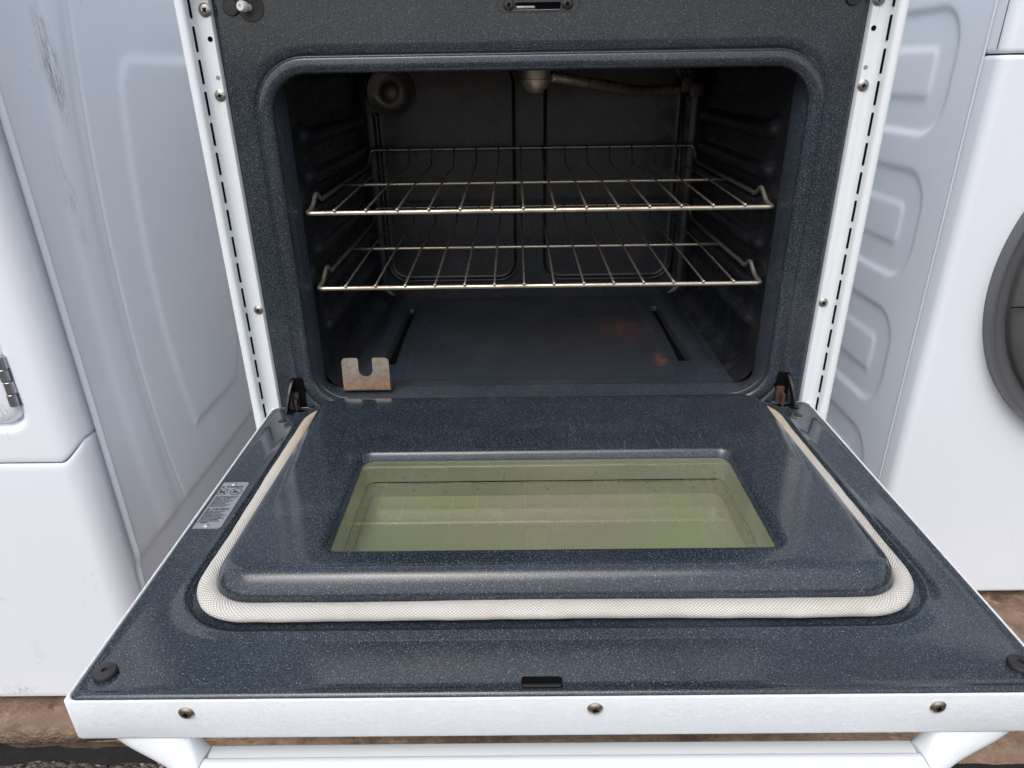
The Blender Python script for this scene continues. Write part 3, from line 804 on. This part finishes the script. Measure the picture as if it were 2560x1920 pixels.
# handle under the door edge
def hsec(p, t, sx, w, h, lip):
    """section in the plane normal to t: w along y, h normal"""
    n = Vector((-t.z, 0, t.x)) if abs(t.x) > 0 else Vector((0, 0, 1))
    if n.z < 0: n = -n
    n.normalize(); P = []
    for a_, b_ in sx: P.append(p+Vector((0, 1, 0))*(a_*w)+n*(b_*h))
    return P
sec = [(math.cos(a_)*1.0, math.sin(a_)) for a_ in np.linspace(0, 2*PI, 28, endpoint=False)]
sec = [(np.sign(c)*abs(c)**.75, np.sign(s)*abs(s)**.75) for c, s in sec]
def handle_piece(name, pts, w, h, secs, cap=True):
    P = [Vector(p) for p in pts]; loops = []
    for i, p in enumerate(P):
        t = (P[min(i+1, len(P)-1)]-P[max(0, i-1)]).normalized(); t.y = 0
        n = Vector((-t.z, 0, t.x)).normalized()
        if n.z < 0: n = -n
        ww, hh = (w(i/(len(P)-1)), h(i/(len(P)-1)))
        loops.append([p+Vector((0, a_*ww, 0))+n*(b_*hh) for a_, b_ in secs])
    V, F = skin(loops)
    k = len(secs)
    if cap: F.append(tuple(range(k))); F.append(tuple(range(len(V)-k, len(V))))
    return mk(name, V, F, M_WR, DR, True, None, 50)
HY, HZ = -.4560, -.0560
secm = [(1.0, -.55), (1.0, .35), (.97, .52), (.90, .60), (.30, .62), (.26, .66), (.20, 1.0)] 
secm = [(.98, -.6), (1.0, .30), (.98, .50), (.93, .58), (.42, .60), (.37, .62), (.33, .80), (.24, .94), (.05, 1.0), (-.35, .98), (-.70, .85), (-.93, .50), (-1.0, .0), (-.93, -.5), (-.70, -.85), (-.3, -1.), (.4, -1.), (.8, -.88)]
hb = handle_piece('handle', [(x, HY, HZ+.0006*math.cos(x*6)) for x in np.linspace(-.2705, .2705, 30)], lambda t: .0200, lambda t: .0105, secm)
for sg in (-1, 1):
    Oc = smoothpath([(.2714, -.476, -.0662), (.2850, -.4640, -.0600), (.2990, -.4580, -.0540), (.3140, -.4550, -.0465), (.3330, -.4525, -.0350), (.3470, -.4505, -.0225)], 7)
    Ic = smoothpath([(.2714, -.436, -.0456), (.2740, -.434, -.0420), (.2765, -.431, -.0370), (.2785, -.426, -.0310), (.2800, -.421, -.0265), (.2810, -.416, -.0225)], 7)
    loops = []
    for o_, i_ in zip(Oc, Ic):
        c = (o_+i_)/2; hv = (i_-o_)/2
        loops.append([Vector((sg*(c.x+hv.x*b_), c.y+a_*hv.y, c.z+hv.z*b_)) for a_, b_ in sec])
    V, F = skin(loops); k_ = len(sec); F.append(tuple(range(k_)))
    mk('handle_end', V, F, M_WR, DR, True, None, 60)

# ------------------------------------------------------------------ oven racks
def rack(z, zb, label, hwF, hwB, xf0, xf1, yf, ym):
    t = root('oven_rack', (0, yf, z), label, 'oven rack', 'wire racks inside the oven')
    yb = .437; R = .0028
    side = lambda s: [(s*hwF, yf, z), (s*(hwF+.0002), yf+.016, z+.001), (s*hwF, yf+.026, z+.003), (s*(hwF-.001), yf+.044, z+.016), (s*(hwF-.001), yf+.050, z+.016), (s*(hwF-.002), yf+.064, z+.0055), (s*(hwF-.001), yf+.078, z+.006), (s*(hwF-.002), .30, z+.008), (s*hwB, yb-.012, z+.010), (s*hwB, yb-.003, zb), ]
    L = [Vector(p) for p in side(-1)]; Rr = [Vector(p) for p in side(1)]
    path = L[::-1]+Rr
    path[:1] = [Vector((-hwB+.004, yb, zb)), ]; path[-1:] = [Vector((hwB-.004, yb, zb))]
    pth = roundpath([Vector((0, yb, zb))]+path+[Vector((0, yb, zb))], .0065, 4)[:-1]
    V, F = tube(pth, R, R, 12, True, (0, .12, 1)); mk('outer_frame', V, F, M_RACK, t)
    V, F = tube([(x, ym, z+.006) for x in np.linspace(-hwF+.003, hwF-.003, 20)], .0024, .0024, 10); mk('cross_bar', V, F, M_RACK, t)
    for i in range(14):
        x = xf0+(xf1-xf0)*i/13; xb = x*(hwB/hwF)
        jx = random.uniform(-.0008, .0008)
        P = roundpath([(x, yf-.0018, z+.0033), (x, yf+.02, z+.0043), (x+jx, ym, z+.0095), (xb, yb-.020, z+.0105), (xb, yb-.006, zb-.004), (xb, yb-.002, zb+.0032)], .005, 3)
        V, F = tube(P, .0014, .0014, 7, False, (0, .1, 1))
        b = lathe([(.0001, -.0020), (.0018, -.0010), (.0023, .0004), (.0016, .0020), (.0001, .0024)], (x, yf-.0022, z+.0034), (0, -1, .3), 8)
        V, F, MI = merge((V, F), b)
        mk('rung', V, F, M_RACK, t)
    return t
rack(.2690, .3035, 'upper wire oven rack nearest the lamp and broil burner', .2855, .2825, -.2510, .2505, .047, .236)
rack(.1725, .2050, 'lower wire oven rack, closest to the oven floor', .2850, .2830, -.2490, .2490, .050, .240)

# ------------------------------------------------------------------ loose notched bracket
BR = root('notched_bracket', (-.2335, .045, CZ0+.001), 'small tan steel plate with a U notch standing in the left corner of the oven', 'bracket')
def arcp(cx, cy, r, a0, a1, n=6): return [(cx+r*math.cos(math.radians(a0+(a1-a0)*i/n)), cy+r*math.sin(math.radians(a0+(a1-a0)*i/n))) for i in range(n+1)]
w2, hB, rc, nw, nd = .0318, .0445, .0060, .0095, .0260
out = [(-w2, 0), (w2, 0)]
out += arcp(w2-rc, hB-rc, rc, 0, 90)+arcp(nw+.0025, hB-.0025, .0025, 90, 180, 3)
out += [(nw*math.cos(math.radians(a_)), hB-nd+nw+nw*math.sin(math.radians(a_))) for a_ in np.linspace(0, -180, 14)]
out += arcp(-nw-.0025, hB-.0025, .0025, 0, 90, 3)+arcp(-w2+rc, hB-rc, rc, 90, 180)
cxB, lean = -.2335, .16
bm = bmesh.new()
vs_ = [bm.verts.new((cxB+a_, .037+b_*lean*.6, CZ0+.0040+b_)) for a_, b_ in out]
fc = bm.faces.new(vs_)
r_ex = bmesh.ops.extrude_face_region(bm, geom=[fc])
for v in [g_ for g_ in r_ex['geom'] if isinstance(g_, bmesh.types.BMVert)]: v.co.y += .0014
mkbm('upright_plate', bm, M_BRK, BR, True, 30)
V, F = skin([[(cxB+s*w2, .0370+y, CZ0+z) for s in np.linspace(-1, 1, 8)] for y, z in ((0, .0050), (.0004, .0032), (.0018, .0018), (.0045, .0012), (.020, .0012), (.020, .0026), (.0050, .0028), (.0028, .0034), (.0016, .0050))], False)
mk('foot_flange', V, F, M_BRK, BR, True)

# ------------------------------------------------------------------ dryer on the left
DQ = root('clothes_dryer', (-.88, .25, GZ), 'scuffed white clothes dryer standing left of the range', 'dryer')
def curve(pts):
    zz = np.array([p[0] for p in pts]); yy = np.array([p[1] for p in pts]); c = np.polyfit(zz, yy, 3); return lambda Z: np.polyval(c, np.clip(Z, -.18, .53))
cR1 = curve([(.502, .046), (.357, .016), (.205, -.011), (.063, -.007), (-.155, .011)])
cR1b = curve([(.506, .084), (.407, .059), (.288, .040), (.215, .040), (.056, .036), (-.163, .056)])
cR2 = curve([(.507, .102), (.346, .072), (.185, .058), (.006, .059), (-.176, .085)])
cPL = curve([(.52, .200), (.43, .173), (.324, .149), (.163, .136), (.024, .137), (-.079, .164)])
sg_ = lambda t: 1/(1+np.exp(-np.clip(t, -40, 40)))
def dside(Y, Z):
    h = np.zeros_like(Y)
    up = sg_((Z+.172)/.003)
    h += .0035*sg_((Y-cR1(Z))/.0040)*up                      # soft step out
    h -= .0035*sg_((Y-cR1b(Z))/.0050)*up
    h -= .0022*np.exp(-((Y-cR2(Z))/.0017)**2)*up             # sharp crease
    h += .0012*sg_((Y-cR2(Z))/.002)*up
    cor = .034-np.hypot(np.maximum(.034-(Y-cPL(Z)), 0), np.maximum(.034-(.447-Z), 0)); cor = -cor*((Y-cPL(Z) < .034) & (.447-Z < .034))-9.*(~((Y-cPL(Z) < .034) & (.447-Z < .034)))
    d = np.maximum.reduce([cor, cPL(Z)-Y, Y-.380+0*Y, Z-.447, -.079-Z, ((Y-.335)*.86-(Z+.076)*.50)])
    d2 = d
    h += .0042*sg_(-d2/.0030)
    h -= .010*np.clip((-.172-Z)/.20, 0, 1)+.0030*(1-up)
    h += .0030*np.exp(-((Y+.060)/.0032)**2)                  # folded bead at the front edge
    return h
V, F = grid(np.concatenate([np.linspace(-.068, .40, 235), np.linspace(.41, .62, 12)]), np.linspace(-.388, .62, 330), lambda U, W_: (-.5460+dside(U, W_), U, W_))
mk('side_panel', V, F, M_WD, DQ)
box('cabinet', M_WD, -1.20, -.5660, -.050, .619, -.386, .619, .004, DQ)
box('top_panel', M_WD, -1.212, -.540, -.100, .63, .6215, .645, .010, DQ)
# front panels wrap round the corner
def plan(n1=110):
    P = [(x, -.098) for x in np.linspace(-1.20, -.582, n1)]
    P += [(-.582+.030*math.sin(a_), -.068-.030*math.cos(a_)) for a_ in np.linspace(0.1, PI/2, 12)]
    P += [(-.552, -.064), (-.5520, -.058)]
    return P
def front_panel(name, z0, z1, zup0, zup1, recess):
    P = plan(); A = np.array(P)
    T = np.gradient(A, axis=0); T /= np.hypot(T[:, 0], T[:, 1])[:, None]; Nn = np.stack([T[:, 1], -T[:, 0]], 1)
    ins = [(0, .0034), (.0005, .0017), (.0014, .0006), (.0030, 0)]
    zf = lambda k: ([z0+a_ for a_, b_ in ins]+list(np.linspace(z0+.010, z1-.010, 200))+[z1-a_ for a_, b_ in ins[::-1]])
    iv = [b_ for a_, b_ in ins]+[0]*200+[b_ for a_, b_ in ins[::-1]]
    zz = np.array(zf(0)); loops = []
    wrap = np.clip((A[:, 0]+.578)/.024, 0, 1); wrap = wrap**1.5; yw = np.clip((A[:, 1]+.09)/.03, 0, 1)
    for i, (z, q_) in enumerate(zip(zz, iv)):
        t = (z-z0)/(z1-z0)
        L_ = []
        for j in range(len(P)):
            zs_ = z+(1-t)**8*zup0*wrap[j]+t**8*zup1*wrap[j]
            x, y = A[j]-Nn[j]*q_
            if recess:
                d = max(abs(x+.9)-(.9-.6065)+.022, 0), max(.052-z+.022, 0)
                dd = math.hypot(*d)-.022
                y += .016/(1+math.exp(max(-40, min(40, dd/.0012))))
            L_.append((x, y, zs_))
        loops.append(L_)
    V, F = skin(loops, False); return mk(name, V, F, M_WD, DQ)
front_panel('upper_front_panel', .0044, .615, .024, 0, True)
front_panel('lower_front_panel', -.386, .0030, 0, .024, False)
box('dark_seam', M_BLK, -1.19, -.590, -.088, -.070, -.002, .009, 0, DQ)
# dryer door sunk in the upper panel
def drr(off, y, r): return [(x, y, z) for x, z in rr(-.9, .36, .2885+off, .3020+off, r, 10, 20)]
V, F = skin([drr(.0020, -.080, .022), drr(.0020, -.088, .022), drr(.0012, -.0925, .022), drr(-.002, -.0960, .022), drr(-.008, -.0978, .022), drr(-.02, -.0985, .020), drr(-.20, -.0990, .01), drr(-.287, -.0990, .0005)])
dd_ = mk('dryer_door', V, F, M_WD, DQ)
hz0 = .0825
for i in range(4):
    z0_, z1_ = hz0+i*.0155, hz0+(i+1)*.0155-.0006
    V, F = lathe([(.0001, z0_), (.0052, z0_), (.0056, z0_+.0005), (.0056, z1_-.0005), (.0052, z1_), (.0001, z1_)], (-.6085+(.0012 if i % 2 else 0), -.0985, 0), (0, 0, 1), 20)
    a_ = (V, F)
    b_ = hbox((-.6065, -.0950, (z0_+z1_)/2), (0, -1, 0), (1, 0, 0), .012, z1_-z0_, -.002, .003)
    V, F, MI = merge(a_, b_) if i % 2 == 0 else merge(a_)
    mk('hinge_knuckle', V, F, M_CHR, DQ, True, None, 30)
for x in (-.60, -1.15):
    for y in (-.02, .55): V, F = lathe([(.018, 0), (.018, .012), (.0001, .0125)], (x, y, GZ+.0005), (0, 0, 1), 16); mk('foot', V, F, M_RUB, DQ, False)

# ------------------------------------------------------------------ washer on the right
WQ = root('washing_machine', (.87, .42, GZ), 'white front loading washer with round grey door, right of the range', 'washer')
def bsd(Y, Z, y0, y1, z0, z1, r):
    cy, cz, hy, hz = (y0+y1)/2, (z0+z1)/2, (y1-y0)/2, (z1-z0)/2
    qx, qz = np.abs(Y-cy)-hy+r, np.abs(Z-cz)-hz+r
    return np.hypot(np.maximum(qx, 0), np.maximum(qz, 0))+np.minimum(np.maximum(qx, qz), 0)-r
def wside(Y, Z):
    h = np.zeros_like(Y)
    for (z0, z1) in ((.334, .492), (.128, .282), (-.083, .072), (-.295, -.140)):
        d = bsd(Y, Z, .194, .60, z0, z1, .052); h -= .0045*sg_(-d/.0022)
        d = bsd(Y, Z, .240, .56, z0+.046, z1-.048, .012); h += .0032*sg_(-d/.0024)
    h += .0012*np.exp(-((Y-.1335)/.0018)**2)
    return h
V, F = grid(np.concatenate([np.linspace(.130, .40, 190), np.linspace(.41, .75, 30)]), np.linspace(-.385, .60, 420), lambda U, W_: (.5500-wside(U, W_), U, W_))
mk('side_panel', V, F, M_WW, WQ)
box('cabinet', M_WW, .5620, 1.20, .150, .749, -.383, .598, .004, WQ)
def wplan(): return [(.5506, .1312), (.5508, .124)]+[(.5655-.0137*math.cos(a_), .1150-.0150*math.sin(a_)) for a_ in np.linspace(.15, PI/2, 12)]+[(x, .100) for x in np.linspace(.575, 1.22, 30)]
def wfront(name, z0, z1, dy=0.):
    A = np.array(wplan()); T = np.gradient(A, axis=0); T /= np.hypot(T[:, 0], T[:, 1])[:, None]; Nn = np.stack([T[:, 1], -T[:, 0]], 1)
    L_ = []
    for a_, b_ in [(0, .004), (.0006, .0015), (.002, 0)]: L_.append((z0+a_, b_))
    L_ += [(z, 0) for z in np.linspace(z0+.006, z1-.006, 60)]
    for a_, b_ in [(.002, 0), (.0006, .0015), (0, .004)]: L_.append((z1-a_, b_))
    loops = [[(x, y+dy, z) for x, y in (A-Nn*q_)] for z, q_ in L_]
    V, F = skin(loops, False); return mk(name, V, F, M_WW, WQ, True, None, 60)
wfront('lower_front_panel', -.385, .4335)
wfront('control_fascia', .4350, .598)
box('washer_top', M_WW, .548, 1.22, .100, .75, .6005, .618, .006, WQ)
box('seam_shadow', M_BLK, .560, 1.20, .116, .14, .431, .437, 0, WQ)
V, F = tube([(.5512, .1120, z) for z in np.linspace(.440, .595, 8)], .0005, .0005, 5, up=(0, 1, 0)); mk('fascia_edge_line', V, F, M_GREYM, WQ)
# porthole door: dished grey ring
cx_, cz_ = .8735, .1530
prof = [(.2600, -.018), (.2600, .0000), (.2592, .0012), (.2575, .0012), (.2555, -.0010), (.2520, -.0075), (.2470, -.0125), (.2400, -.0145), (.2330, -.0140), (.2310, -.0152), (.2305, -.0120), (.2290, -.0080), (.2180, -.0030), (.2080, -.0020), (.2065, -.0035)]
V, F = lathe([(r, h) for r, h in prof], (cx_, .082, cz_), (0, -1, 0), 140)
wd = mk('porthole_door', V, F, M_GREY, WQ, True, None, 50)
prof = [(.2308, -.0140), (.2300, -.0085), (.2285, -.0062), (.2190, -.0015), (.1840, .0010), (.1830, -.0030), (.1815, -.0050)]
V, F = lathe(prof, (cx_, .0805, cz_), (0, -1, 0), 140); mk('trim_ring', V, F, M_GREYM, wd, True, None, 40)
V, F = lathe([(.1825, -.004), (.15, .006), (.08, .012), (.0001, .013)], (cx_, .0820, cz_), (0, -1, 0), 90); mk('door_glass', V, F, M_DGL, wd)
bm = bmesh.new(); bm_box(bm, cx_-.2365, cx_-.183, .0775, .0800, -.0285+cz_-.0, -.0275+cz_, 0); mkbm('ring_seam', bm, M_BLK, wd)
for x in (.62, 1.15):
    for y in (.20, .68): V, F = lathe([(.022, 0), (.022, .016), (.0001, .0165)], (x, y, GZ+.0005), (0, 0, 1), 16); mk('foot', V, F, M_RUB, WQ, False)
